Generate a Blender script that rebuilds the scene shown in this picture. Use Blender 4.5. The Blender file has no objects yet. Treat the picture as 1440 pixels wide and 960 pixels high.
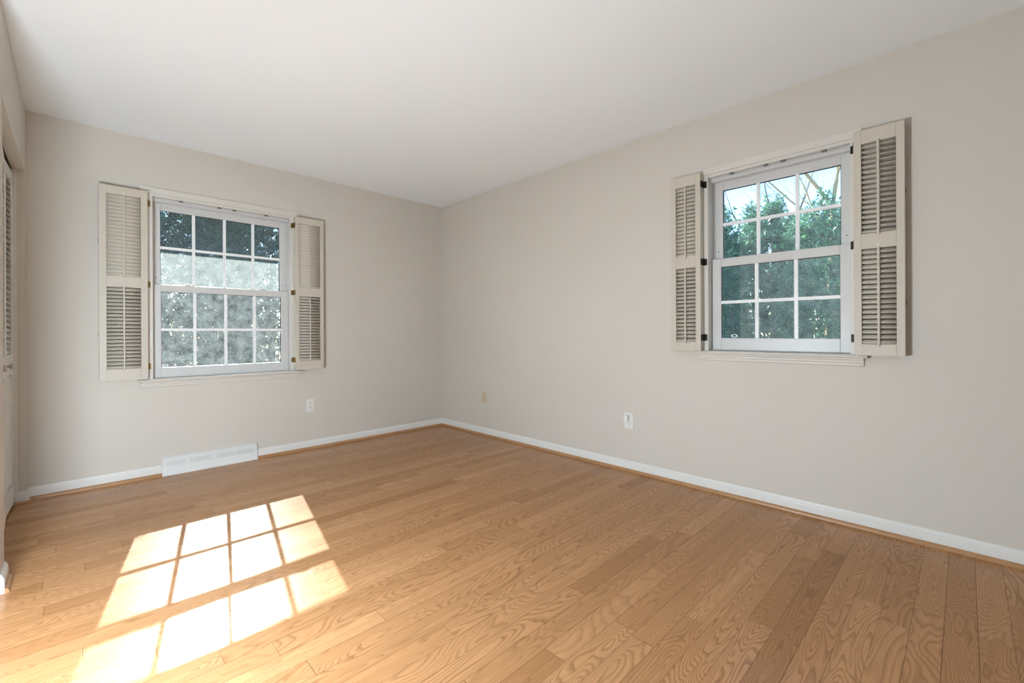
import bpy, bmesh, math, random
import numpy as np
from mathutils import Vector, Matrix

random.seed(7)
C = bpy.context.scene.collection
S = bpy.context.scene

# ------------------------------------------------------------------ camera, sky, sun, exposure
CAM = Vector((-2.9389, -4.1172, 1.0377))
YAW, ROLL, F_PX, HORIZON = 0.77658, -0.00466, 624.93, 466.59
cam_data = bpy.data.cameras.new('camera')
cam_data.sensor_width = 36.0
cam_data.lens = F_PX / 1440.0 * 36.0
cam_data.shift_y = -(480.0 - HORIZON) / 1440.0
cam_data.clip_start = 0.02
cam = bpy.data.objects.new('camera', cam_data)
C.objects.link(cam)
fw = Vector((math.sin(YAW), math.cos(YAW), 0)); rt = Vector((math.cos(YAW), -math.sin(YAW), 0)); up = Vector((0, 0, 1))
r2 = rt * math.cos(ROLL) + up * math.sin(ROLL)
u2 = up * math.cos(ROLL) - rt * math.sin(ROLL)
m3 = Matrix((r2, u2, -fw)).transposed()
cam.matrix_world = Matrix.Translation(CAM) @ m3.to_4x4()
S.camera = cam

S.view_settings.view_transform = 'Standard'
S.view_settings.look = 'None'
S.view_settings.gamma = 1.0
S.view_settings.use_curve_mapping = False
S.view_settings.exposure = 1.69

SUN_DIR = Vector((-0.200, -1.0, -0.652)).normalized()
SUN_STRENGTH = 4.5
SKY_STRENGTH = 0.16
FILL_GLOW = 50.0

world = bpy.data.worlds.new('sky'); S.world = world
world.use_nodes = True
wn = world.node_tree.nodes; wl = world.node_tree.links
wn.clear()
wo = wn.new('ShaderNodeOutputWorld'); wb = wn.new('ShaderNodeBackground')
sky = wn.new('ShaderNodeTexSky'); sky.sky_type = 'NISHITA'
sky.sun_disc = False; sky.dust_density = 0.05; sky.air_density = 1.0; sky.ozone_density = 1.0
sky.sun_elevation = math.asin(-SUN_DIR.z)
sky.sun_rotation = math.atan2(-SUN_DIR.x, -SUN_DIR.y)
wb.inputs['Strength'].default_value = SKY_STRENGTH
wl.new(sky.outputs[0], wb.inputs['Color']); wl.new(wb.outputs[0], wo.inputs['Surface'])

sun_data = bpy.data.lights.new('sun', 'SUN')
sun_data.energy = SUN_STRENGTH; sun_data.angle = math.radians(0.4); sun_data.color = (1.0, 0.97, 0.92)
sun = bpy.data.objects.new('sun', sun_data); C.objects.link(sun)
sun.location = (1.5, 8, 8)
sun.rotation_euler = SUN_DIR.to_track_quat('-Z', 'Y').to_euler()

# ------------------------------------------------------------------ materials
class NT:
    def __init__(s, name):
        s.m = bpy.data.materials.new(name); s.m.use_nodes = True
        s.t = s.m.node_tree; s.t.nodes.clear()
        s.out = s.t.nodes.new('ShaderNodeOutputMaterial')
    def n(s, kind, **kw):
        o = s.t.nodes.new(kind)
        for k, v in kw.items():
            setattr(o, k, v)
        return o
    def set(s, sock, v):
        if hasattr(v, 'is_output'): s.t.links.new(v, sock)
        else: sock.default_value = v
    def math(s, op, a, b=None, c=None):
        o = s.n('ShaderNodeMath', operation=op)
        s.set(o.inputs[0], a)
        if b is not None: s.set(o.inputs[1], b)
        if c is not None: s.set(o.inputs[2], c)
        return o.outputs[0]
    def mix(s, fac, a, b, blend='MIX'):
        o = s.n('ShaderNodeMix', data_type='RGBA', blend_type=blend)
        s.set(o.inputs[0], fac); s.set(o.inputs[6], a); s.set(o.inputs[7], b)
        return o.outputs[2]
    def comb(s, x, y, z):
        o = s.n('ShaderNodeCombineXYZ')
        for i, v in enumerate((x, y, z)): s.set(o.inputs[i], v)
        return o.outputs[0]
    def noise(s, vec, scale, detail=2.0, rough=0.5, dist=0.0):
        o = s.n('ShaderNodeTexNoise')
        s.set(o.inputs['Vector'], vec); s.set(o.inputs['Scale'], scale)
        s.set(o.inputs['Detail'], detail); s.set(o.inputs['Roughness'], rough); s.set(o.inputs['Distortion'], dist)
        return o.outputs['Fac']
    def ramp(s, fac, stops):
        o = s.n('ShaderNodeValToRGB'); s.set(o.inputs[0], fac)
        e = o.color_ramp.elements
        while len(e) < len(stops): e.new(0.5)
        for el, (p, c) in zip(e, stops):
            el.position = p; el.color = c if len(c) == 4 else (*c, 1)
        return o.outputs[0]
    def principled(s, color, rough=0.5, metal=0.0, spec=0.5, normal=None):
        o = s.n('ShaderNodeBsdfPrincipled')
        s.set(o.inputs['Base Color'], color if hasattr(color, 'is_output') else (*color, 1))
        s.set(o.inputs['Roughness'], rough); s.set(o.inputs['Metallic'], metal)
        s.set(o.inputs['Specular IOR Level'], spec)
        if normal is not None: s.t.links.new(normal, o.inputs['Normal'])
        return o
    def bump(s, h, strength, dist=0.01):
        o = s.n('ShaderNodeBump'); s.set(o.inputs['Height'], h)
        o.inputs['Strength'].default_value = strength; o.inputs['Distance'].default_value = dist
        return o.outputs[0]
    def coord(s): return s.n('ShaderNodeTexCoord').outputs['Object']
    def geo(s): return s.n('ShaderNodeNewGeometry').outputs['Position']
    def done(s, shader):
        s.t.links.new(shader, s.out.inputs['Surface']); return s.m

def paint(name, color, rough=0.55, grain=90.0, bump=0.05, var=0.03, spec=0.35):
    t = NT(name); p = t.geo()
    n = t.noise(p, grain, 3.0)
    big = t.noise(p, 1.3, 2.0)
    lo = tuple(c * (1 - var) for c in color); hi = tuple(min(1, c * (1 + var)) for c in color)
    col = t.mix(big, (*lo, 1), (*hi, 1))
    return t.done(t.principled(col, rough, spec=spec, normal=t.bump(n, bump, 0.002)).outputs[0])

def make_oak():
    t = NT('oak strip flooring'); p = t.geo()
    sp = t.n('ShaderNodeSeparateXYZ'); t.set(sp.inputs[0], p)
    x, y = sp.outputs[0], sp.outputs[1]
    W = 0.083
    yr = t.math('DIVIDE', t.math('ADD', y, 20.0), W)
    row = t.math('FLOOR', yr); fy = t.math('FRACT', yr)
    w1 = t.n('ShaderNodeTexWhiteNoise', noise_dimensions='1D'); t.set(w1.inputs['W'], row)
    ur = t.math('ADD', t.math('DIVIDE', t.math('ADD', x, 30.0), 0.92), t.math('MULTIPLY', w1.outputs['Value'], 9.7))
    # uneven board lengths: warp the running length a little
    ur = t.math('ADD', ur, t.math('MULTIPLY', t.math('SINE', t.math('MULTIPLY', ur, 2.1)), 0.27))
    seg = t.math('FLOOR', ur); fx = t.math('FRACT', ur)
    w2 = t.n('ShaderNodeTexWhiteNoise', noise_dimensions='2D'); t.set(w2.inputs['Vector'], t.comb(row, seg, 0.0))
    sc = t.n('ShaderNodeSeparateColor'); t.set(sc.inputs[0], w2.outputs['Color'])
    ra, rb, rc = sc.outputs
    # growth-ring contours drawn out along the board (cathedral figure)
    gx = t.math('ADD', t.math('MULTIPLY', x, 1.5), t.math('MULTIPLY', ra, 60.0))
    gy = t.math('ADD', t.math('MULTIPLY', y, 8.5), t.math('MULTIPLY', rb, 40.0))
    g = t.noise(t.comb(gx, gy, t.math('MULTIPLY', rc, 20.0)), 1.0, 1.6, 0.42, 0.35)
    wob = t.noise(t.comb(t.math('MULTIPLY', x, 9.0), t.math('MULTIPLY', y, 60.0), ra), 1.0, 2.0)
    g = t.math('ADD', g, t.math('MULTIPLY', wob, 0.012))
    ring = t.math('FRACT', t.math('MULTIPLY', g, t.math('ADD', 24.0, t.math('MULTIPLY', rc, 26.0))))
    line = t.ramp(ring, [(0.0, (0.1,) * 3), (0.45, (0.0,) * 3), (0.86, (0.75,) * 3), (0.94, (1.0,) * 3), (1.0, (0.15,) * 3)])
    pores = t.noise(t.comb(t.math('MULTIPLY', x, 13.0), t.math('MULTIPLY', y, 520.0), rb), 1.0, 3.0, 0.6)
    pores = t.ramp(pores, [(0.42, (0,) * 3), (0.72, (1,) * 3)])
    streak = t.noise(t.comb(t.math('MULTIPLY', x, 1.6), t.math('MULTIPLY', y, 38.0), t.math('MULTIPLY', ra, 9.0)), 1.0, 3.0, 0.55)
    base = t.ramp(ra, [(0.0, (0.385, 0.183, 0.074)), (0.12, (0.455, 0.228, 0.098)), (0.6, (0.505, 0.256, 0.114)), (1.0, (0.560, 0.298, 0.138))])
    dark = (0.225, 0.105, 0.042, 1)
    col = t.mix(t.math('MULTIPLY', line, t.math('ADD', 0.40, t.math('MULTIPLY', rb, 0.42))), base, dark)
    col = t.mix(t.math('MULTIPLY', pores, 0.36), col, dark)
    col = t.mix(t.math('MULTIPLY', t.ramp(streak, [(0.48, (0,) * 3), (0.8, (1,) * 3)]), 0.45), col, (0.30, 0.150, 0.065, 1))
    e1 = t.math('LESS_THAN', t.math('MINIMUM', fy, t.math('SUBTRACT', 1.0, fy)), 0.011)
    e2 = t.math('LESS_THAN', t.math('MINIMUM', fx, t.math('SUBTRACT', 1.0, fx)), 0.0011)
    seam = t.math('MAXIMUM', e1, e2)
    seamv = t.math('MULTIPLY', seam, t.math('ADD', 0.35, t.math('MULTIPLY', w1.outputs['Value'], 0.55)))
    col = t.mix(seamv, col, (0.10, 0.045, 0.02, 1))
    h = t.math('MULTIPLY', seam, -1.0)
    tilt = t.math('MULTIPLY', t.math('MULTIPLY', t.math('SUBTRACT', rc, 0.5), t.math('SUBTRACT', fy, 0.5)), 0.9)
    h = t.math('ADD', h, tilt)
    rough = 0.22
    return t.done(t.principled(col, rough, spec=0.14, normal=t.bump(h, 0.10, 0.0012)).outputs[0])

def make_oak_trim():
    t = NT('oak shoe moulding'); p = t.geo()
    n = t.noise(p, 14.0, 3.0); n2 = t.noise(p, 60.0, 2.0)
    col = t.mix(n, (0.36, 0.17, 0.07, 1), (0.52, 0.29, 0.135, 1))
    col = t.mix(t.math('MULTIPLY', n2, 0.3), col, (0.25, 0.11, 0.045, 1))
    return t.done(t.principled(col, 0.35, spec=0.4).outputs[0])

def make_glass(name, tint):
    t = NT(name)
    tr = t.n('ShaderNodeBsdfTransparent'); tr.inputs[0].default_value = (*tint, 1)
    gl = t.n('ShaderNodeBsdfGlossy'); gl.inputs['Roughness'].default_value = 0.01
    fr = t.n('ShaderNodeFresnel'); fr.inputs['IOR'].default_value = 1.12
    mx = t.n('ShaderNodeMixShader')
    t.t.links.new(fr.outputs[0], mx.inputs[0]); t.t.links.new(tr.outputs[0], mx.inputs[1]); t.t.links.new(gl.outputs[0], mx.inputs[2])
    return t.done(mx.outputs[0])

def make_screen(name, lo, hi):
    t = NT(name); p = t.geo()
    tr = t.n('ShaderNodeBsdfTransparent'); tr.inputs[0].default_value = (1, 1, 1, 1)
    df = t.n('ShaderNodeBsdfDiffuse'); df.inputs[0].default_value = (0.76, 0.78, 0.75, 1)
    tl = t.n('ShaderNodeBsdfTranslucent'); tl.inputs[0].default_value = (0.80, 0.83, 0.80, 1)
    m1 = t.n('ShaderNodeMixShader'); m1.inputs[0].default_value = 0.88
    t.t.links.new(df.outputs[0], m1.inputs[1]); t.t.links.new(tl.outputs[0], m1.inputs[2])
    n = t.noise(p, 14.0, 6.0, 0.7, 0.4); n2 = t.noise(p, 120.0, 3.0, 0.7)
    f = t.math('ADD', t.math('MULTIPLY', n, 0.65), t.math('MULTIPLY', n2, 0.35))
    f = t.ramp(f, [(0.36, (lo,) * 3), (0.66, (hi,) * 3)])
    m2 = t.n('ShaderNodeMixShader'); t.set(m2.inputs[0], f)
    t.t.links.new(tr.outputs[0], m2.inputs[1]); t.t.links.new(m1.outputs[0], m2.inputs[2])
    return t.done(m2.outputs[0])

def make_leaf(name, a, b, trans=0.35):
    t = NT(name); p = t.geo()
    n = t.noise(p, 7.0, 2.0)
    isl = t.n('ShaderNodeNewGeometry').outputs['Random Per Island']
    col = t.mix(t.math('MULTIPLY', t.math('POWER', isl, 2.6), t.math('ADD', n, 0.4)), (*a, 1), (*b, 1))
    pr = t.principled(col, 0.38, spec=0.5)
    tl = t.n('ShaderNodeBsdfTranslucent'); t.set(tl.inputs[0], t.mix(0.5, col, (*b, 1)))
    mx = t.n('ShaderNodeMixShader'); mx.inputs[0].default_value = trans
    t.t.links.new(pr.outputs[0], mx.inputs[1]); t.t.links.new(tl.outputs[0], mx.inputs[2])
    return t.done(mx.outputs[0])

def make_bark(name, a, b):
    t = NT(name); p = t.geo()
    n = t.noise(p, 16.0, 4.0, 0.65)
    return t.done(t.principled(t.mix(n, (*a, 1), (*b, 1)), 0.9, spec=0.1, normal=t.bump(n, 0.5, 0.02)).outputs[0])

def make_emit(name, color, strength):
    t = NT(name); e = t.n('ShaderNodeEmission'); e.inputs[0].default_value = (*color, 1); e.inputs[1].default_value = strength
    return t.done(e.outputs[0])

def metal(name, color, rough, var=0.25):
    t = NT(name); n = t.noise(t.geo(), 120.0, 2.0)
    col = t.mix(n, (*[c * (1 - var) for c in color], 1), (*color, 1))
    return t.done(t.principled(col, rough, metal=1.0).outputs[0])

M = {}
M['wall'] = paint('greige wall paint', (0.628, 0.576, 0.512), 0.6, 110, 0.08)
M['taupe'] = paint('bounce-cutting wall paint', (0.30, 0.27, 0.235), 0.6, 110, 0.08)  # unseen walls kept dark to cut bounce light on the right wall
M['ceiling'] = paint('white ceiling paint', (0.88, 0.905, 0.925), 0.75, 70, 0.08, 0.01, 0.2)
M['trim'] = paint('white trim paint', (0.75, 0.73, 0.70), 0.35, 60, 0.02, 0.015)
M['casing'] = paint('cream window casing paint', (0.67, 0.63, 0.575), 0.4, 60, 0.02, 0.015)
M['vinyl'] = paint('white window vinyl', (0.63, 0.615, 0.60), 0.35, 60, 0.01, 0.01)
M['muntin'] = paint('white glazing bar', (0.88, 0.88, 0.88), 0.4, 60, 0.01, 0.01)
M['shutter'] = paint('cream shutter paint', (0.575, 0.515, 0.435), 0.42, 60, 0.02, 0.02)
M['door'] = paint('white closet door paint', (0.76, 0.745, 0.70), 0.42, 60, 0.02, 0.02)
M['register'] = paint('white enamelled steel', (0.74, 0.735, 0.72), 0.35, 60, 0.01, 0.01)
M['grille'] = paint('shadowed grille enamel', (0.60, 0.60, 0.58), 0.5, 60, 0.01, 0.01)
M['white_plastic'] = paint('white plastic', (0.76, 0.74, 0.71), 0.35, 60, 0.01, 0.01)
M['almond'] = paint('almond plastic', (0.60, 0.49, 0.36), 0.4, 60, 0.01, 0.02)
M['slot'] = paint('dark slot', (0.035, 0.03, 0.028), 0.7, 60, 0.01, 0.05)
M['dark'] = paint('shade-dark closet interior', (0.10, 0.075, 0.055), 0.9, 60, 0.02, 0.1)  # closet shade put into the colour, door track included
M['brass'] = metal('aged brass', (0.30, 0.20, 0.075), 0.45)
M['bronze'] = metal('dark bronze', (0.045, 0.038, 0.030), 0.5)
M['nickel'] = metal('satin nickel', (0.50, 0.46, 0.40), 0.3)
M['catch'] = metal('steel catch', (0.20, 0.19, 0.17), 0.4)
M['gasket'] = paint('black glazing gasket', (0.02, 0.02, 0.025), 0.6, 60, 0.01, 0.05)
M['oak'] = make_oak()
M['shoe'] = make_oak_trim()
M['glass'] = make_glass('tinted window glass', (0.89, 0.945, 0.965))
M['screen1'] = make_screen('hazed insect screen back', 0.09, 0.19)  # haze put into the screen, upper half denser for a brighter glow
M['screen3'] = make_screen('insect screen back lower', 0.02, 0.12)
M['screen4'] = make_screen('hazed insect screen side lower', 0.04, 0.13)  # lower half made denser for thicker haze than above
M['screen2'] = make_screen('hazed insect screen side', 0.03, 0.10)
M['leaf_dark'] = make_leaf('dark evergreen leaf', (0.003, 0.026, 0.031), (0.045, 0.17, 0.14), 0.22)
M['leaf_mid'] = make_leaf('broad evergreen leaf', (0.006, 0.105, 0.088), (0.30, 0.64, 0.30), 0.32)
M['bark'] = make_bark('grey bark', (0.10, 0.08, 0.065), (0.26, 0.22, 0.18))
M['bark_tan'] = make_bark('tan bark', (0.30, 0.21, 0.11), (0.55, 0.42, 0.25))
M['soil'] = make_bark('leaf litter ground', (0.10, 0.085, 0.05), (0.17, 0.16, 0.08))
M['siding'] = paint('white siding', (0.7, 0.7, 0.68), 0.6)
M['globe'] = make_emit('fill lamp glow', (0.76, 0.90, 1.0), FILL_GLOW)  # glow of the added fill lamp

# ------------------------------------------------------------------ mesh helpers
ORG = {}
def ident(u, w, z): return (u, w, z)

class MB:
    def __init__(s, T=ident):
        s.v = []; s.f = []; s.T = T
    def add(s, vs, fs):
        b = len(s.v); s.v += [s.T(*q) for q in vs]; s.f += [tuple(b + i for i in f) for f in fs]
        return s
    def box(s, a0, a1, b0, b1, c0, c1):
        vs = [(a, b, c) for a in (a0, a1) for b in (b0, b1) for c in (c0, c1)]
        return s.add(vs, [(0, 1, 3, 2), (4, 6, 7, 5), (0, 4, 5, 1), (2, 3, 7, 6), (0, 2, 6, 4), (1, 5, 7, 3)])
    def prism(s, poly, axis, e0, e1):
        """extrude a 2-D polygon along axis 0/1/2; poly coordinates fill the other two axes in order"""
        vs = []
        for e in (e0, e1):
            for a, b in poly:
                q = [a, b]; q.insert(axis, e); vs.append(tuple(q))
        n = len(poly)
        fs = [tuple(range(n)), tuple(range(2 * n - 1, n - 1, -1))] + [(i, (i + 1) % n, n + (i + 1) % n, n + i) for i in range(n)]
        return s.add(vs, fs)
    def lathe(s, prof, origin, axis, seg=20):
        """prof = [(radius, height)], revolved about axis through origin"""
        ax = Vector(axis).normalized(); t1 = ax.orthogonal().normalized(); t2 = ax.cross(t1); o = Vector(origin)
        vs = []; n = len(prof)
        for r, h in prof:
            for k in range(seg):
                a = 2 * math.pi * k / seg
                vs.append(tuple(o + ax * h + (t1 * math.cos(a) + t2 * math.sin(a)) * r))
        fs = [(i * seg + k, i * seg + (k + 1) % seg, (i + 1) * seg + (k + 1) % seg, (i + 1) * seg + k) for i in range(n - 1) for k in range(seg)]
        fs += [tuple(range(seg)), tuple(range((n - 1) * seg, n * seg))]
        return s.add(vs, fs)
    def tube(s, pts, rad, seg=8):
        pts = [Vector(p) for p in pts]; vs = []; n = len(pts)
        for i, p in enumerate(pts):
            d = (pts[min(i + 1, n - 1)] - pts[max(i - 1, 0)]).normalized()
            t1 = d.orthogonal().normalized() if abs(d.z) > 0.95 else d.cross(Vector((0, 0, 1))).normalized()
            t2 = d.cross(t1)
            r = rad[i] if isinstance(rad, (list, tuple)) else rad
            for k in range(seg):
                a = 2 * math.pi * k / seg
                vs.append(tuple(p + (t1 * math.cos(a) + t2 * math.sin(a)) * r))
        fs = [(i * seg + k, i * seg + (k + 1) % seg, (i + 1) * seg + (k + 1) % seg, (i + 1) * seg + k) for i in range(n - 1) for k in range(seg)]
        fs += [tuple(range(seg)), tuple(range((n - 1) * seg, n * seg))]
        return s.add(vs, fs)
    def build(s, name, mat, parent=None, bevel=0.0, smooth=False, recalc=True, seg=2):
        org = ORG.get(parent.name, Vector()) if parent else Vector()
        me = bpy.data.meshes.new(name)
        me.from_pydata([tuple(Vector(v) - org) for v in s.v], [], s.f)
        if recalc:
            bm = bmesh.new(); bm.from_mesh(me)
            bmesh.ops.recalc_face_normals(bm, faces=bm.faces[:]); bm.to_mesh(me); bm.free()
        me.materials.append(mat)
        if smooth: me.polygons.foreach_set('use_smooth', [True] * len(me.polygons))
        o = bpy.data.objects.new(name, me); C.objects.link(o)
        if parent: o.parent = parent
        ORG[o.name] = org
        if bevel:
            b = o.modifiers.new('bevel', 'BEVEL'); b.width = bevel; b.segments = seg; b.limit_method = 'ANGLE'; b.angle_limit = math.radians(40)
        return o

def thing(name, loc, label=None, cat=None, group=None, kind=None):
    o = bpy.data.objects.new(name, None); C.objects.link(o); o.location = loc
    o.empty_display_size = 0.1
    ORG[o.name] = Vector(loc)
    return tag(o, label, cat, group, kind)
def tag(o, label=None, cat=None, group=None, kind=None):
    for k, v in (('label', label), ('category', cat), ('group', group), ('kind', kind)):
        if v: o[k] = v
    return o
def structure(o, label, cat): return tag(o, label, cat, None, 'structure')

# window-local frames: u runs right as seen from the room, w into the room, z up
def TB(u, w, z): return (u, -w, z)          # back wall, plane y = 0
def TR(u, w, z): return (-w, -u, z)         # right wall, plane x = 0

# ------------------------------------------------------------------ room shell
H = 2.44; XL = -3.157; YF = -4.95; TH = 0.16
YS = -1.42; XH = -5.60     # end of the left wall, far wall of the area added for lamp light
BW = dict(u0=-2.566, u1=-1.574, z0=0.685, z1=2.055)     # opening, back wall window
RW = dict(u0=2.925, u1=3.722, z0=0.885, z1=2.055)       # opening, right wall window

def wall_with_hole(T, ua, ub, hole, w0=-TH, w1=0.0, za=-0.12, zb=H + 0.12):
    b = MB(T)
    b.box(ua, hole['u0'], w0, w1, za, zb); b.box(hole['u1'], ub, w0, w1, za, zb)
    b.box(hole['u0'], hole['u1'], w0, w1, za, hole['z0']); b.box(hole['u0'], hole['u1'], w0, w1, hole['z1'], zb)
    return b

floor = MB().box(XH, 0.0, YF - 0.1, 0.0, -0.12, 0.0).build('floor', M['oak'])
structure(floor, 'honey oak strip floor with sunlight patch from the window', 'floor')
ceil = MB().box(XH, 0.0, YF, 0.0, H, H + 0.12).build('ceiling', M['ceiling'])
structure(ceil, 'plain white painted ceiling', 'ceiling')
structure(wall_with_hole(TB, XL - 0.95, TH, BW).build('wall_back', M['wall']), 'greige wall behind the four-column window', 'wall')
structure(wall_with_hole(TR, 0.0, -YF + 0.16, RW).build('wall_right', M['wall']), 'long greige wall with the three-column window', 'wall')
CY0, CY1, CZ = -0.072, -1.262, 2.048       # closet opening in the left wall
WT = 0.115
b = MB()
b.box(XL - WT, XL, CY0, 0.0, 0, H); b.box(XL - WT, XL, YS, CY1, 0, H); b.box(XL - WT, XL, CY1, CY0, CZ, H)
structure(b.build('wall_left', M['wall'], bevel=0.002), 'greige wall around the closet opening', 'wall')
structure(MB().box(XH - 0.1, TH, YF - 0.16, YF, -0.12, H + 0.12).build('wall_front', M['taupe']), 'unseen wall behind the viewpoint, darkened to cut bounce light', 'wall')
b = MB(); b.box(XH - 0.1, XH, YF, YS + 0.1, -0.12, H + 0.12); b.box(XH, XL - WT, YS, YS + 0.1, 0, H)  # unseen side area added so the fill light reaches the room
structure(b.build('wall_side', M['taupe']), 'darkened walls of the unseen open area added left of the viewpoint', 'wall')
b = MB()
b.box(XL - 0.85, XL - 0.75, YS + 0.1, 0, 0, H)
structure(b.build('wall_closet', M['dark']), 'dark inside of the closet behind the doors', 'wall')

# baseboards (profile in w,z), shoe mouldings
BASE = [(0, 0), (0.012, 0), (0.012, 0.052), (0.0105, 0.056), (0.0105, 0.062), (0.006, 0.070), (0.004, 0.076), (0, 0.076)]
SHOE = [(0.012, 0)] + [(0.012 + 0.014 * math.cos(a), 0.020 * math.sin(a)) for a in [i * math.pi / 12 for i in range(7)]]
REG0, REG1 = -2.492, -1.870
def base_run(T, u0, u1): return MB(T).prism(BASE, 0, u0, u1)
def shoe_run(T, u0, u1): return MB(T).prism(SHOE, 0, u0, u1)
b = base_run(TB, XL, REG0); b.prism(BASE, 0, REG1, 0.0)
structure(b.build('baseboard_back', M['trim']), 'white baseboard under the four-column window', 'baseboard')
structure(base_run(TR, 0.0, -YF).build('baseboard_right', M['trim']), 'white baseboard along the long right wall', 'baseboard')
b = MB()
b.prism([(XL + w, z) for w, z in BASE], 1, YS, CY1)                                    # near piece
b.prism([(XL + w, z) for w, z in BASE], 1, CY0, 0.0)                           # short far piece
b.prism([(CY0 - w, z) for w, z in BASE], 0, XL - 0.048, XL + 0.012)                    # return on the far jamb
structure(b.build('baseboard_left', M['trim']), 'white baseboard pieces beside the closet opening', 'baseboard')
b = shoe_run(TB, XL, REG0); b.prism(SHOE, 0, REG1, 0.0)
structure(b.build('trim_1', M['shoe'], smooth=False), 'stained oak shoe moulding under the back wall baseboard', 'moulding')
structure(shoe_run(TR, 0.0, -YF).build('trim_2', M['shoe']), 'stained oak shoe moulding along the right wall', 'moulding')
b = MB()
b.prism([(XL + w, z) for w, z in SHOE], 1, YS, CY1 - 0.004)
b.prism([(XL + w, z) for w, z in SHOE], 1, CY0 - 0.012, 0.0)
b.prism([(CY0 - w, z) for w, z in SHOE], 0, XL - 0.046, XL + 0.024)
structure(b.build('trim_3', M['shoe']), 'stained oak shoe moulding beside the closet', 'moulding')
# painted liner of the closet opening: jambs and soffit
b = MB()
b.box(XL - WT, XL - 0.036, CY0 - 0.006, CY0, 0, CZ); b.box(XL - WT, XL - 0.036, CY1, CY1 + 0.006, 0, CZ)
b.box(XL - WT, XL + 0.001, CY1, CY0, CZ - 0.006, CZ)
structure(b.build('trim_4', M['trim'], bevel=0.001), 'white painted lining of the closet opening', 'trim')
# roof overhang that shades the top of the back window
b = MB(); b.box(XL - 1.0, 0.6, TH, 1.14, 2.290, 2.42); b.prism([(TH, 2.42), (1.14, 2.42), (TH, 2.85)], 0, XL - 1.0, 0.6)
structure(b.build('trim_5', M['siding']), 'roof overhang above the back window outside', 'eave')

# ------------------------------------------------------------------ windows
def rect_frame(b, u0, u1, z0, z1, l, r, bt, tp, w0, w1):
    b.box(u0, u0 + l, w0, w1, z0, z1); b.box(u1 - r, u1, w0, w1, z0, z1)
    b.box(u0 + l, u1 - r, w0, w1, z0, z0 + bt); b.box(u0 + l, u1 - r, w0, w1, z1 - tp, z1)

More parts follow.
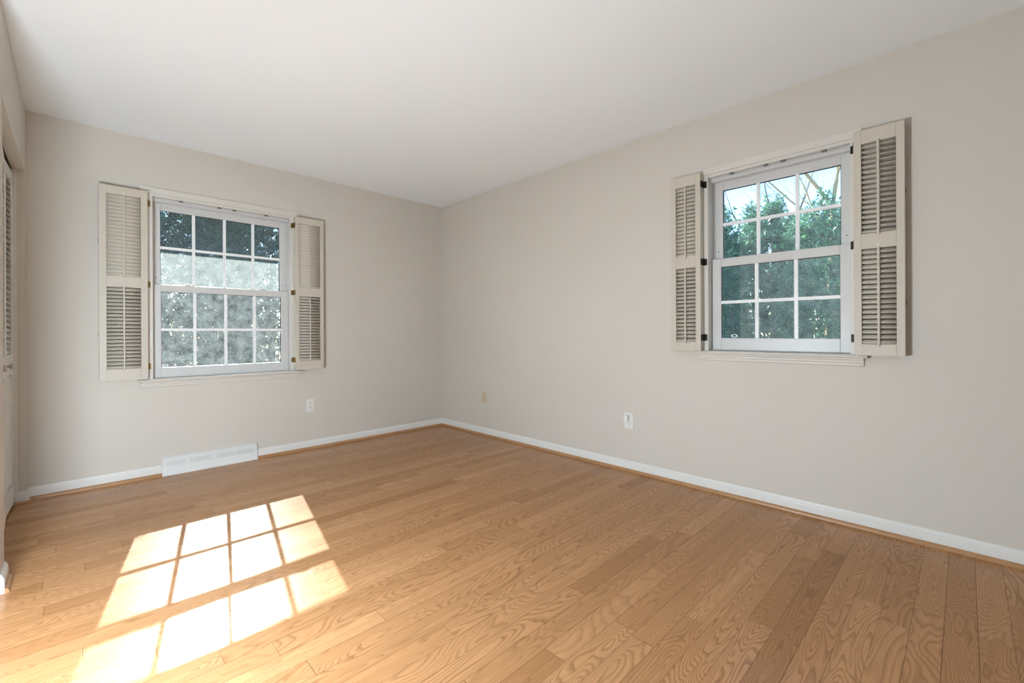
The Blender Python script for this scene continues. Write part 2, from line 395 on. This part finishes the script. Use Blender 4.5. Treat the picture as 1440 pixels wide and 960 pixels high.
def window(name, T, o, cas0, cas1, g, mid, cols, screen, lab, locks, catches):
    """o: wall opening; g: glass edges (u0,u1,lower z0,z1,upper z0,z1)"""
    u0, u1, z0, z1 = o['u0'], o['u1'], o['z0'], o['z1']
    root = structure(thing(name, T((u0 + u1) / 2, 0, z0)), lab, 'window')
    st = z0 + 0.025                                    # stool top
    b = MB(T)                                          # head and side casing
    b.box(cas0, cas1, 0, 0.012, z1 - 0.004, z1 + 0.041)
    b.box(cas0, u0 + 0.002, 0, 0.012, st, z1 - 0.004); b.box(u1 - 0.002, cas1, 0, 0.012, st, z1 - 0.004)
    b.build('casing', M['casing'], root, bevel=0.002)
    b = MB(T)                                          # shutter hanging strips round the reveal
    b.box(u0, u0 + 0.028, -0.038, 0.008, st, z1); b.box(u1 - 0.028, u1, -0.038, 0.008, st, z1)
    b.box(u0 + 0.028, u1 - 0.028, -0.032, 0.002, z1 - 0.022, z1)
    b.build('hanging_strip', M['casing'], root, bevel=0.002)
    for u in catches:
        MB(T).box(u - 0.012, u + 0.012, -0.022, -0.004, z1 - 0.030, z1 - 0.022).build('magnetic_catch', M['catch'], root, bevel=0.001)
    # stool with rounded nose and shaped apron
    b = MB(T)
    nose = [(-0.05, st - 0.018), (0.034, st - 0.018), (0.040, st - 0.014), (0.042, st - 0.009), (0.040, st - 0.004), (0.034, st), (-0.05, st)]
    b.prism([(w, z) for w, z in nose if w > -0.001] + [(0.0, st), (0.0, st - 0.018)], 0, cas0 - 0.012, cas1 + 0.022)
    b.box(u0, u1, -0.06, 0.0, st - 0.018, st)
    b.build('stool', M['casing'], root, bevel=0.0008)
    ap = [(0, st - 0.018), (0.024, st - 0.018), (0.023, st - 0.026), (0.017, st - 0.031), (0.016, st - 0.040), (0.012, st - 0.048), (0.011, st - 0.058), (0.006, st - 0.062), (0, st - 0.062)]
    MB(T).prism(ap, 0, cas0 + 0.002, cas1 + 0.004).build('apron', M['casing'], root)
    # vinyl master frame with stops
    b = MB(T)
    rect_frame(b, u0, u1, st - 0.02, z1, 0.026, 0.026, 0.022, 0.045, -0.155, -0.042)
    rect_frame(b, u0 + 0.026, u1 - 0.026, st, z1 - 0.04, 0.010, 0.010, 0.004, 0.012, -0.100, -0.090)
    b.build('frame', M['vinyl'], root, bevel=0.002)
    gu0, gu1, lz0, lz1, uz0, uz1 = g
    si0, si1 = u0 + 0.027, u1 - 0.027
    # upper sash (outer track)
    def sash(nm, za, zb, ga, gb, w0, w1, inset):
        b = MB(T)
        b.box(si0 + inset, gu0, w0, w1, za, zb); b.box(gu1, si1 - inset, w0, w1, za, zb)
        b.box(gu0, gu1, w0, w1, za, ga); b.box(gu0, gu1, w0, w1, gb, zb)
        s = b.build(nm, M['vinyl'], root, bevel=0.003)
        k = MB(T)                                      # thin black gasket just inside the stiles
        wg = (w0 + w1) / 2
        e = 0.0022
        k.box(gu0, gu0 + e, wg - 0.004, wg + 0.010, ga, gb); k.box(gu1 - e, gu1, wg - 0.004, wg + 0.010, ga, gb); k.box(gu0, gu1, wg - 0.004, wg + 0.010, gb - e, gb)
        k.build('gasket', M['gasket'], s)
        MB(T).box(gu0, gu1, wg - 0.004, wg - 0.001, ga, gb).build('pane', M['glass'], s)
        m = MB(T); hw = 0.0095
        for i in range(1, cols):
            u = gu0 + (gu1 - gu0) * i / cols; m.box(u - hw, u + hw, wg, wg + 0.014, ga, gb)
        zc = (ga + gb) / 2; m.box(gu0, gu1, wg + 0.0005, wg + 0.0135, zc - hw, zc + hw)
        m.build('glazing_bars', M['muntin'], s)
        return s, wg
    us, wg = sash('upper_sash', uz0 - 0.040, z1 - 0.045, uz0, uz1, -0.125, -0.094, 0.010)
    ls, wg2 = sash('lower_sash', st + 0.002, uz0 - 0.003, lz0, lz1, -0.088, -0.058, 0.0)
    zt = uz0 - 0.003
    for u in locks:                                    # cam locks on the meeting rail
        b = MB(T); b.box(u - 0.026, u + 0.026, -0.086, -0.062, zt, zt + 0.006)
        b.box(u - 0.012, u + 0.014, -0.082, -0.066, zt + 0.006, zt + 0.014)
        b.build('sash_lock', M['vinyl'] if cols == 4 else M['catch'], ls, bevel=0.002)
    for u in (si0 + 0.030, si1 - 0.030):               # tilt latch buttons of the upper sash
        MB(T).lathe([(0.004, 0), (0.004, 0.003)], (u, -0.094, uz0 + 0.05), (0, 1, 0), 10).build('tilt_latch', M['catch'], us)
    # small oval sticker ring low on the first pane
    ring = MB(T); cu, cz = gu0 + 0.024 + (0.05 if cols == 3 else 0.0), lz0 + 0.014
    vs = []; fs = []; N = 24
    for k in range(N):
        a = 2 * math.pi * k / N
        for rr in (1.0, 0.62):
            for w in (wg2 + 0.0002, wg2 + 0.0008): vs.append((cu + 0.020 * rr * math.cos(a), w, cz + 0.010 * rr * math.sin(a)))
    for k in range(N):
        i = 4 * k; j = 4 * ((k + 1) % N)
        fs += [(i + 1, j + 1, j + 3, i + 3), (i, i + 2, j + 2, j), (i, j, j + 1, i + 1), (i + 2, i + 3, j + 3, j + 2)]
    ring.add(vs, fs).build('sticker', M['muntin'], ls)
    # outside: brickmould and insect screen
    b = MB(T); rect_frame(b, u0 - 0.05, u1 + 0.05, z0 - 0.03, z1 + 0.05, 0.072, 0.072, 0.06, 0.072, -TH - 0.03, -TH)
    b.build('outside_trim', M['vinyl'], root, bevel=0.002)
    zs = uz0 - 0.02
    MB(T).box(u0 + 0.022, u1 - 0.022, -TH - 0.0012, -TH - 0.0002, zs, z1 - 0.02).build('insect_screen', screen[0], root)
    MB(T).box(u0 + 0.022, u1 - 0.022, -TH - 0.0012, -TH - 0.0002, st, zs).build('insect_screen', screen[1], root)
    return root

window('window_1', TB, BW, -2.613, -1.532, (-2.484, -1.659, 0.785, 1.349, 1.406, 1.958), None, 4, (M['screen1'], M['screen3']),
       'white double-hung window with four columns of panes, left', (-2.32, -1.80), (-2.368, -2.122, -2.020, -1.786))
window('window_2', TR, RW, 2.897, 3.746, (3.010, 3.640, 0.992, 1.454, 1.511, 1.958), None, 3, (M['screen2'], M['screen4']),
       'white double-hung window with three columns of panes, right', (3.325,), (3.094, 3.288, 3.378, 3.578))

# ------------------------------------------------------------------ bifold louvred shutters folded back beside the windows
def louvers(T, u0, u1, z0, z1, wc, ang, pitch, depth=0.030, thick=0.0055):
    b = MB(T); n = max(2, round((z1 - z0) / pitch)); step = (z1 - z0) / n
    ca, sa = math.cos(ang), math.sin(ang)
    prof = []
    for k in range(8):
        t = 2 * math.pi * k / 8
        a, c = math.cos(t) * depth / 2, math.sin(t) * thick / 2
        prof.append((a * ca - c * sa * -1, -a * sa + c * ca))        # room edge down
    for i in range(n):
        zc = z0 + step * (i + 0.5)
        b.prism([(wc + a, zc + c) for a, c in prof], 0, u0 + 0.001, u1 - 0.001)
    return b

def shutter(T, u0, u1, hinge, z0, z1, zb, sw, ang_up, ang_lo, metal_mat, label, rod_shift=0.0):
    """hinge = +1: hinge edge at u1, -1: at u0. zb = (lower bank bottom, top, upper bank bottom, top)."""
    root = thing('louvered_shutter', T((u0 + u1) / 2, 0.04, z0), label, 'shutter', 'bifold shutters folded back beside the windows')
    PT = 0.0235
    for which, w0 in (('back_panel', 0.0145), ('front_panel', 0.0405)):
        w1 = w0 + PT
        b = MB(T)
        b.box(u0, u0 + sw, w0, w1, z0, z1); b.box(u1 - sw, u1, w0, w1, z0, z1)
        b.box(u0 + sw, u1 - sw, w0, w1, z0, zb[0]); b.box(u0 + sw, u1 - sw, w0, w1, zb[1], zb[2]); b.box(u0 + sw, u1 - sw, w0, w1, zb[3], z1)
        fr = b.build(which, M['shutter'], root, bevel=0.0014)
        for (a, c, ang) in ((zb[0], zb[1], ang_lo), (zb[2], zb[3], ang_up)):
            lv = louvers(T, u0 + sw, u1 - sw, a, c, (w0 + w1) / 2, ang, 0.0252)
            lv.build('louvers', M['shutter'], fr, smooth=True)
            if which == 'front_panel':
                uc = (u0 + u1) / 2 + rod_shift
                off = 0.5 * 0.030 * math.cos(ang)
                r0 = (w0 + w1) / 2 + off + 0.001
                MB(T).box(uc - 0.0055, uc + 0.0055, r0, r0 + 0.011, a - 0.012, c + 0.008).build('tilt_rod', M['shutter'], fr, bevel=0.003)
                # thin grey disc painted in for the shaded rod notch above
                MB(T).lathe([(0.0075, 0), (0.0075, 0.0006)], (uc, w1, c + 0.013), (0, 1, 0), 14).build('notch_shade_disc', M['grille'], fr)
    uh = u1 if hinge > 0 else u0
    d = 1 if hinge > 0 else -1
    for z in (z0 + 0.087, (zb[1] + zb[2]) / 2 - 0.005, z1 - 0.072):
        h = MB(T)
        h.box(*sorted((uh - d * 0.0005, uh + d * 0.0022)), 0.018, 0.0635, z - 0.021, z + 0.021)
        h.box(*sorted((uh + d * 0.0022, uh + d * 0.020)), 0.0085, 0.0112, z - 0.021, z + 0.021)
        ob = h.build('hinge', metal_mat, root, bevel=0.0006)
        MB(T).lathe([(0.0038, -0.022), (0.0038, 0.022)], (uh + d * 0.004, 0.0125, z), (0, 0, 1), 10).build('hinge_pin', metal_mat, ob, smooth=False)
    uo = u0 if hinge > 0 else u1
    for z in (zb[0] + 0.42 * (zb[1] - zb[0]), zb[2] + 0.42 * (zb[3] - zb[2])):   # little hinge pins between the two leaves
        MB(T).box(*sorted((uo, uo - d * 0.003)), 0.034, 0.044, z - 0.012, z + 0.012).build('leaf_hinge', M['catch'], root)
    return root

R_ = math.radians
zl = (0.716, 2.046); bl = (0.797, 1.357, 1.432, 1.990)
shutter(TB, -2.826, -2.571, +1, *zl, bl, 0.038, R_(76), R_(46), M['brass'], 'cream louvered shutter left of the four-column window, nearest the closet')
shutter(TB, -1.578, -1.338, -1, *zl, bl, 0.030, R_(80), R_(46), M['brass'], 'cream louvered shutter right of the four-column window, toward the room corner')
zr = (0.909, 2.062); br = (0.968, 1.452, 1.530, 1.990)
shutter(TR, 2.730, 2.927, +1, *zr, br, 0.033, R_(66), R_(46), M['bronze'], 'narrow cream louvered shutter left of the three-column window')
shutter(TR, 3.717, 3.917, -1, *zr, br, 0.032, R_(42), R_(46), M['bronze'], 'cream louvered shutter right of the three-column window, nearest the viewer')

# ------------------------------------------------------------------ closet doors (bifold, half louvre over raised panel)
root = structure(thing('door_1', (XL - 0.06, (CY0 + CY1) / 2, 0)), 'white louvered bifold closet doors at the left edge', 'door')
nP = 4; y_a = CY0 - 0.008; pw = (CY0 - CY1 - 0.016) / nP
DX = -3.2075                               # room face of the doors when closed flat
zig = [0.0, 0.010, -0.004, 0.010, 0.0]      # slight fold at the hinged edges
for i in range(nP):
    ya, yb = y_a - pw * i, y_a - pw * (i + 1)
    xa, xb = DX - zig[i], DX - zig[i + 1]
    def TD(u, w, z, ya=ya, yb=yb, xa=xa, xb=xb):
        k = u / pw
        return (xa + (xb - xa) * k + w, ya + (yb - ya) * k, z)
    s, t0 = 0.045, 0.028
    b = MB(TD); g = 0.002
    b.box(g, s, -t0, 0, 0.018, 2.018); b.box(pw - s, pw - g, -t0, 0, 0.018, 2.018)
    b.box(s, pw - s, -t0, 0, 0.018, 0.130); b.box(s, pw - s, -t0, 0, 0.80, 0.92); b.box(s, pw - s, -t0, 0, 1.955, 2.018)
    leaf = b.build('door_leaf', M['door'], root, bevel=0.002)
    louvers(TD, s, pw - s, 0.92, 1.955, -t0 / 2, R_(42), 0.032, 0.034, 0.006).build('louvers', M['door'], leaf, smooth=True)
    b = MB(TD)
    e = 0.028
    vs = [(s, -0.016, 0.130), (pw - s, -0.016, 0.130), (pw - s, -0.016, 0.80), (s, -0.016, 0.80),
          (s + e, -0.003, 0.130 + e), (pw - s - e, -0.003, 0.130 + e), (pw - s - e, -0.003, 0.80 - e), (s + e, -0.003, 0.80 - e)]
    vs += [(u, -0.024, z) for u, w, z in vs[:4]]
    b.add(vs, [(4, 5, 6, 7), (0, 1, 5, 4), (1, 2, 6, 5), (2, 3, 7, 6), (3, 0, 4, 7), (8, 9, 10, 11), (0, 8, 9, 1), (1, 9, 10, 2), (2, 10, 11, 3), (3, 11, 8, 0)])
    b.build('raised_panel', M['door'], leaf)
    if i in (1, 2):
        ku = pw * (0.78 if i == 1 else 0.60)
        k = MB().lathe([(0.011, 0), (0.011, 0.002), (0.0055, 0.005), (0.005, 0.016), (0.010, 0.021), (0.0145, 0.026), (0.0145, 0.030), (0.009, 0.034), (0.002, 0.035)], TD(ku, 0, 0.868), (1, 0, 0), 16)
        k.build('knob', M['nickel'], leaf, smooth=True)
b = MB(); b.box(-3.245, -3.212, CY1 + 0.01, CY0 - 0.01, CZ - 0.010, CZ - 0.006)
b.box(-3.245, -3.242, CY1 + 0.01, CY0 - 0.01, CZ - 0.020, CZ - 0.006); b.box(-3.215, -3.212, CY1 + 0.01, CY0 - 0.01, CZ - 0.014, CZ - 0.006)
b.build('track', M['dark'], root)

# ------------------------------------------------------------------ baseboard register
root = thing('baseboard_register', ((REG0 + REG1) / 2, 0, 0), 'long white steel heating register on the floor under the window', 'vent')
b = MB(TB)
prof = [(0, 0.0), (0.042, 0.0), (0.042, 0.006), (0.034, 0.016), (0.026, 0.062), (0.026, 0.098), (0.0265, 0.104), (0.021, 0.110), (0.021, 0.116), (0.024, 0.118), (0.024, 0.128), (0.020, 0.131), (0, 0.131)]
b.prism(prof, 0, REG0, REG1)
b.build('register_body', M['register'], root, bevel=0.0008)
L = REG1 - REG0
slots = [(0.045, 0.230), (0.262, 0.470), (0.540, 0.728), (0.760, 0.955)]
for a, c in slots:
    u0, u1 = REG0 + L * a, REG0 + L * c
    b = MB(TB); b.box(u0, u1, 0.0255, 0.0263, 0.068, 0.098)
    gr = b.build('grille', M['grille'], root)
    b = MB(TB)
    n = 22
    for k in range(n + 1):
        u = u0 + (u1 - u0) * k / n; b.box(u - 0.0012, u + 0.0012, 0.0262, 0.0278, 0.068, 0.098)
    b.box(u0, u1, 0.0262, 0.0285, 0.082, 0.0845)
    b.build('grille_bars', M['register'], gr)
um = REG0 + L * 0.505
b = MB(TB); b.box(um - 0.007, um + 0.007, 0.026, 0.036, 0.066, 0.098); b.box(um - 0.004, um + 0.004, 0.036, 0.042, 0.060, 0.076)
b.build('damper_lever', M['register'], root, bevel=0.0015)

# ------------------------------------------------------------------ outlets
def outlet(T, u, z, mat, label, w=0.070, h=0.115, dark=None):
    root = thing('wall_outlet', T(u, 0, z - h / 2), label, 'outlet', 'duplex wall outlets')
    b = MB(T); b.prism([(u - w / 2, z - h / 2), (u + w / 2, z - h / 2), (u + w / 2, z + h / 2), (u - w / 2, z + h / 2)], 1, 0, 0.006)
    b.build('cover_plate', mat, root, bevel=0.003)
    for s in (-1, 1):
        zc = z + s * 0.0195
        k = MB(T); pts = []
        for i in range(24):
            a = 2 * math.pi * i / 24
            pts.append((u + 0.0165 * math.cos(a), zc + max(-0.0125, min(0.0125, 0.0165 * math.sin(a)))))
        k.prism(pts, 1, 0.005, 0.0085)
        f = k.build('receptacle', mat, root)
        q = MB(T); q.box(u - 0.0075, u - 0.0050, 0.0084, 0.0089, zc - 0.002, zc + 0.0065); q.box(u + 0.0050, u + 0.0072, 0.0084, 0.0089, zc - 0.001, zc + 0.0065)
        q.lathe([(0.0026, 0), (0.0026, 0.0005)], (u, 0.0084, zc - 0.007), (0, 1, 0), 10)
        q.build('slots', dark or M['slot'], f)
    MB(T).lathe([(0.003, 0), (0.003, 0.001), (0.001, 0.0016)], (u, 0.006, z), (0, 1, 0), 10).build('screw', M['nickel'], root)
    return root
outlet(TB, -1.439, 0.390, M['white_plastic'], 'white duplex outlet on the back wall right of the register')
outlet(TR, 0.726, 0.377, M['almond'], 'almond beige duplex outlet on the right wall near the corner')
o = outlet(TR, 2.366, 0.371, M['white_plastic'], 'white outlet with raised plug-in cap on the long right wall', 0.076, 0.118)
b = MB(TR); b.box(2.338, 2.372, 0.0085, 0.032, 0.374, 0.418)
b.build('plug_in_cap', M['white_plastic'], o, bevel=0.004)

# ------------------------------------------------------------------ fill lamp added out of view, left of the viewpoint
lx, ly = -3.31, -2.80
root = thing('added_fill_lamp', (lx, ly, 0), 'unseen fill lamp added left of the viewpoint, low with a glowing globe', 'lamp')
MB().lathe([(0.14, 0), (0.14, 0.012), (0.10, 0.022), (0.02, 0.030)], (lx, ly, 0), (0, 0, 1), 32).build('base', M['nickel'], root, smooth=False)
MB().lathe([(0.009, 0.028), (0.009, 0.455), (0.05, 0.458), (0.145, 0.472), (0.150, 0.482), (0.05, 0.486)], (lx, ly, 0), (0, 0, 1), 16).build('pole', M['nickel'], root)  # wide cup added to hold light off the nearby floor
gz, gr0 = 0.68, 0.20
prof = [(max(0.004, gr0 * math.sin(a)), gz - gr0 * math.cos(a)) for a in [math.pi * i / 14 for i in range(15)]]
MB().lathe(prof, (lx, ly, 0), (0, 0, 1), 24).build('fill_globe', M['globe'], root, smooth=True)
MB().lathe([(0.010, gz + gr0 - 0.004), (0.022, gz + gr0 + 0.004), (0.19, gz + gr0 + 0.012), (0.19, gz + gr0 + 0.018), (0.02, gz + gr0 + 0.024)], (lx, ly, 0), (0, 0, 1), 32).build('light_block_cap', M['register'], root)  # cap added to block light going up to the ceiling

# ------------------------------------------------------------------ garden outside
GZ = -0.45
structure(MB().box(-14, 16, -12, 16, GZ - 0.1, GZ).build('ground', M['soil']), 'ground of the garden outside', 'ground')

def foliage(name, mat, parent, x, y, h, rx, ry, sprays, size, rng, spike):
    """leafy sprays: short twigs, each carrying rows of small pointed leaves"""
    H_ = h - GZ; per = 24
    f = rng.uniform(0.02, 1.0, sprays) ** 0.9
    wf = np.where(f < 0.72, 1.0, 1.0 - ((f - 0.72) / 0.28) ** 1.6 * 0.62)
    ang = rng.uniform(0, 2 * math.pi, sprays); rr = np.sqrt(rng.uniform(0.18, 1.0, sprays))
    lump = 0.86 + 0.14 * np.sin(ang * 5 + f * 17 + x * 3) * np.sin(f * 23 + ang * 2 + y)
    px = x + np.cos(ang) * rr * rx * wf * lump * 0.84; py = y + np.sin(ang) * rr * ry * wf * lump * 0.84
    topv = 1.0 + 0.05 * np.sin(ang * 3 + x * 7) * (f > 0.8)
    pz = GZ + H_ * f * 0.95 * topv
    ax = np.stack([np.cos(ang) * (0.9 - 0.55 * f), np.sin(ang) * (0.9 - 0.55 * f), 0.35 + 0.8 * f ** 3 + 0 * f], 1) + rng.normal(size=(sprays, 3)) * 0.35
    ax /= np.linalg.norm(ax, axis=1, keepdims=True)
    ln = size * rng.uniform(2.2, 4.2, sprays) * (1 + spike * (f > 0.9))
    ln = np.minimum(ln, 0.16 * rx / 0.6 + spike * 0.1)
    t = rng.uniform(0, 1, (sprays, per))
    org0 = np.stack([px, py, pz], 1)
    c = org0[:, None, :] + ax[:, None, :] * (t * ln[:, None])[..., None]
    side = rng.normal(size=(sprays, per, 3)); side -= (side * ax[:, None, :]).sum(-1, keepdims=True) * ax[:, None, :]
    side /= np.linalg.norm(side, axis=-1, keepdims=True) + 1e-9
    d = side * 0.85 + ax[:, None, :] * 0.6; d /= np.linalg.norm(d, axis=-1, keepdims=True)
    sz = size * rng.uniform(0.65, 1.3, (sprays, per))
    nrm = np.cross(d, np.cross(ax[:, None, :] + 0 * d, d)) + rng.normal(size=d.shape) * 0.25
    nrm /= np.linalg.norm(nrm, axis=-1, keepdims=True) + 1e-9
    b_ = np.cross(nrm, d); b_ /= np.linalg.norm(b_, axis=-1, keepdims=True) + 1e-9
    S_ = sz[..., None]
    p0 = c; p2 = c + d * S_ - nrm * S_ * 0.10
    mid = c + d * S_ * 0.45
    p1 = mid + b_ * S_ * 0.19 + nrm * S_ * 0.05; p3 = mid - b_ * S_ * 0.19 + nrm * S_ * 0.05
    v = np.stack([p0, p1, p2, p3], 2).reshape(-1, 4, 3)
    v = v[v[:, :, 2].min(1) > GZ + 0.01]
    v = v - np.array(ORG[parent.name])
    n = len(v)
    me = bpy.data.meshes.new(name)
    me.vertices.add(4 * n); me.vertices.foreach_set('co', v.astype(np.float32).ravel())
    me.loops.add(4 * n); me.loops.foreach_set('vertex_index', np.arange(4 * n, dtype=np.int32))
    me.polygons.add(n); me.polygons.foreach_set('loop_start', np.arange(0, 4 * n, 4, dtype=np.int32))
    me.update(calc_edges=True); me.validate()
    me.materials.append(mat)
    o = bpy.data.objects.new(name, me); C.objects.link(o); o.parent = parent
    return o, org0

def stems(parent, base, tops, mat, rng, r0=0.045, name='trunk'):
    b = MB()
    bx, by, bz = base
    for tx, ty, tz in tops:
        pts = []; n = 7
        jx, jy = rng.uniform(-0.12, 0.12, 2)
        for k in range(n):
            f = k / (n - 1); s = math.sin(f * math.pi)
            pts.append((bx + (tx - bx) * f ** 1.5 + jx * s, by + (ty - by) * f ** 1.5 + jy * s, bz + (tz - bz) * f))
        b.tube(pts, [r0 * (1 - 0.85 * k / (n - 1)) for k in range(n)], 7)
    return b.build(name, mat, parent, smooth=True)

def shrub(x, y, h, rx, ry, mat, label, cat, group, seed, sprays=500, size=0.05, spike=0.0):
    rng = np.random.default_rng(seed)
    root = thing('evergreen_shrub' if cat == 'shrub' else 'evergreen_tree', (x, y, GZ), label, cat, group)
    o, tips = foliage('foliage', mat, root, x, y, h, rx, ry, sprays, size, rng, spike)
    stems(root, (x, y, GZ), [tuple(tips[k]) for k in range(0, 60, 5)], M['bark'], rng, 0.03)
    return root

gl_ = 'evergreens beyond the back window'
for x, y, h, lab in (
        (-4.05, 3.95, 3.05, 'dark evergreen shrub beyond the back window, farthest left of the front row'),
        (-2.68, 4.00, 3.15, 'dark evergreen shrub left of the back window view, front row'),
        (-1.31, 3.95, 3.10, 'dark evergreen shrub filling the middle panes of the back window, front row'),
        (0.06, 4.00, 3.15, 'dark evergreen shrub at the right panes of the back window, front row'),
        (1.43, 4.05, 3.05, 'dark evergreen shrub beyond the back window, farthest right of the front row')):
    shrub(x, y, h, 0.64, 0.62, M['leaf_dark'], lab, 'shrub', gl_, int(100 + x * 10), 2200, 0.044)
for x, y, h, lab in (
        (-3.4, 5.75, 3.9, 'tall dark evergreen in the back row left beyond the back window'),
        (-1.75, 5.85, 4.1, 'tall dark evergreen in the back row behind the leftmost panes of the back window'),
        (-0.1, 5.75, 4.1, 'tall dark evergreen in the back row behind the rightmost panes of the back window'),
        (1.55, 5.85, 4.0, 'tall dark evergreen in the back row right beyond the back window')):
    shrub(x, y, h, 0.78, 0.75, M['leaf_dark'], lab, 'shrub', gl_, int(200 + x * 10), 1100, 0.060)
for x, y, h, lab in (
        (-3.6, 8.6, 5.4, 'tall evergreen tree far behind the back window, on the left'),
        (-0.6, 8.6, 5.5, 'tall evergreen tree far behind the back window, in the middle'),
        (2.4, 8.6, 5.4, 'tall evergreen tree far behind the back window, on the right'),
        (-2.1, 12.2, 7.0, 'tallest evergreen tree at the back, left of the middle beyond the back window'),
        (1.0, 12.2, 7.0, 'tallest evergreen tree at the back, right of the middle beyond the back window'),
        (4.1, 12.2, 7.0, 'tallest evergreen tree at the back, far right beyond the back window')):
    shrub(x, y, h, 1.30, 1.2, M['leaf_dark'], lab, 'tree', gl_, int(500 + x * 10), 950, 0.12)
gr_ = 'broad-leaved evergreens beyond the right window'
for x, y, h, lab in (
        (3.2, -0.45, 2.75, 'leafy green shrub beyond the right window, farthest from the viewer'),
        (3.15, -1.72, 2.62, 'leafy green shrub in the left panes of the right window'),
        (3.25, -2.98, 2.45, 'leafy green shrub in the right panes of the right window'),
        (3.2, -4.25, 2.45, 'leafy green shrub hidden behind the right edge of the right window')):
    shrub(x, y, h, 0.62, 0.60, M['leaf_mid'], lab, 'shrub', gr_, int(300 + y * 10), 1700, 0.046, 0.8)
for x, y, h, lab in (
        (4.75, -0.30, 3.0, 'taller green shrub in the back row, left beyond the right window'),
        (4.80, -1.95, 2.90, 'taller green shrub in the back row behind the middle panes of the right window'),
        (4.75, -3.50, 2.62, 'taller green shrub in the back row behind the right panes of the right window'),
        (4.75, -5.10, 2.70, 'taller green shrub in the back row, right beyond the right window')):
    shrub(x, y, h, 0.76, 0.66, M['leaf_mid'], lab, 'shrub', gr_, int(400 + y * 10), 2100, 0.062, 0.8)

for x, y, h, lab in (
        (7.8, -4.1, 3.0, 'distant evergreen beyond the right window, behind the hedge on the right'),
        (7.8, -2.0, 3.2, 'distant evergreen beyond the right window, behind the middle of the hedge'),
        (7.8, 0.1, 3.3, 'distant evergreen beyond the right window, behind the left of the hedge'),
        (7.8, 2.2, 3.3, 'distant evergreen beyond the right window, farthest left behind the hedge')):
    shrub(x, y, h, 1.0, 0.85, M['leaf_mid'], lab, 'tree', gr_, int(600 + y * 10), 900, 0.10)

def twigs(b, start, direc, length, r, depth, rng):
    pts = [Vector(start)]; d = Vector(direc).normalized(); n = 5
    for k in range(n):
        d = (d + Vector(rng.uniform(-0.22, 0.22, 3))).normalized()
        pts.append(pts[-1] + d * length / n)
    b.tube(pts, [r * (1 - 0.65 * k / n) for k in range(n + 1)], 5)
    if depth > 0:
        for k in range(2, n + 1):
            for _ in range(2 if depth > 1 else 1):
                dd = (d + Vector(rng.uniform(-0.9, 0.9, 3)) + Vector((0, 0, 0.25))).normalized()
                twigs(b, pts[k], dd, length * rng.uniform(0.45, 0.7), r * (1 - 0.65 * k / n) * 0.62, depth - 1, rng)

def bare_tree(base, limbs, mat, label, seed, tw=2):
    rng = np.random.default_rng(seed)
    root = thing('bare_tree', base, label, 'tree', 'bare trees beyond the right window')
    b = MB(); ends = []
    for pts, rad in limbs:
        b.tube(pts, rad, 9); ends.append((pts[-1], Vector(pts[-1]) - Vector(pts[-2]), rad[-1])); ends.append((pts[-2], Vector(pts[-1]) - Vector(pts[-2]) + Vector((0, 0.5, 0.1)), rad[-1]))
    b.build('trunk', mat, root, smooth=True)
    t = MB()
    for e, d, r in ends: twigs(t, e, d, 1.5, r * 0.55, tw, rng)
    t.build('twigs', mat, root)
    return root
bare_tree((6.1, -2.5, GZ), [
    ([(6.1, -2.5, GZ), (6.05, -2.55, 1.2), (6.0, -2.60, 2.4), (6.0, -2.60, 3.11)], [0.09, 0.07, 0.05, 0.038]),
    ([(6.0, -2.60, 3.08), (6.0, -2.40, 3.43), (6.0, -2.19, 3.78), (6.0, -1.85, 4.4)], [0.034, 0.030, 0.026, 0.02]),
    ([(6.0, -2.60, 3.08), (5.97, -2.66, 3.45), (5.95, -2.69, 3.85), (5.9, -2.85, 4.7)], [0.022, 0.02, 0.017, 0.012]),
    ([(6.0, -2.60, 2.45), (6.0, -2.40, 2.86), (6.0, -2.0, 3.30), (6.0, -1.64, 3.74), (6.0, -1.2, 4.3)], [0.018, 0.016, 0.014, 0.012, 0.01]),
], M['bark_tan'], 'bare tan-barked tree forking behind the right window hedge', 3, 2)
bare_tree((9.0, -1.0, GZ), [
    ([(9.0, -1.0, GZ), (9.0, -0.95, 1.5), (9.05, -0.9, 3.0), (9.0, -0.8, 4.2)], [0.09, 0.07, 0.05, 0.03]),
    ([(9.05, -0.9, 2.6), (9.0, -1.3, 3.4), (9.0, -1.6, 4.2)], [0.035, 0.028, 0.02]),
    ([(9.05, -0.9, 2.4), (9.0, -0.4, 3.2), (9.0, 0.0, 4.0)], [0.035, 0.028, 0.02]),
], M['bark'], 'slim grey bare tree in the upper left panes of the right window', 5, 2)
bare_tree((10.5, -4.3, GZ), [
    ([(10.5, -4.3, GZ), (10.5, -4.2, 1.5), (10.45, -4.1, 3.0), (10.4, -4.0, 4.6)], [0.10, 0.08, 0.05, 0.03]),
    ([(10.45, -4.1, 2.6), (10.5, -3.6, 3.6), (10.5, -3.2, 4.6)], [0.04, 0.03, 0.02]),
], M['bark'], 'distant grey bare tree in the upper right panes of the right window', 6, 2)
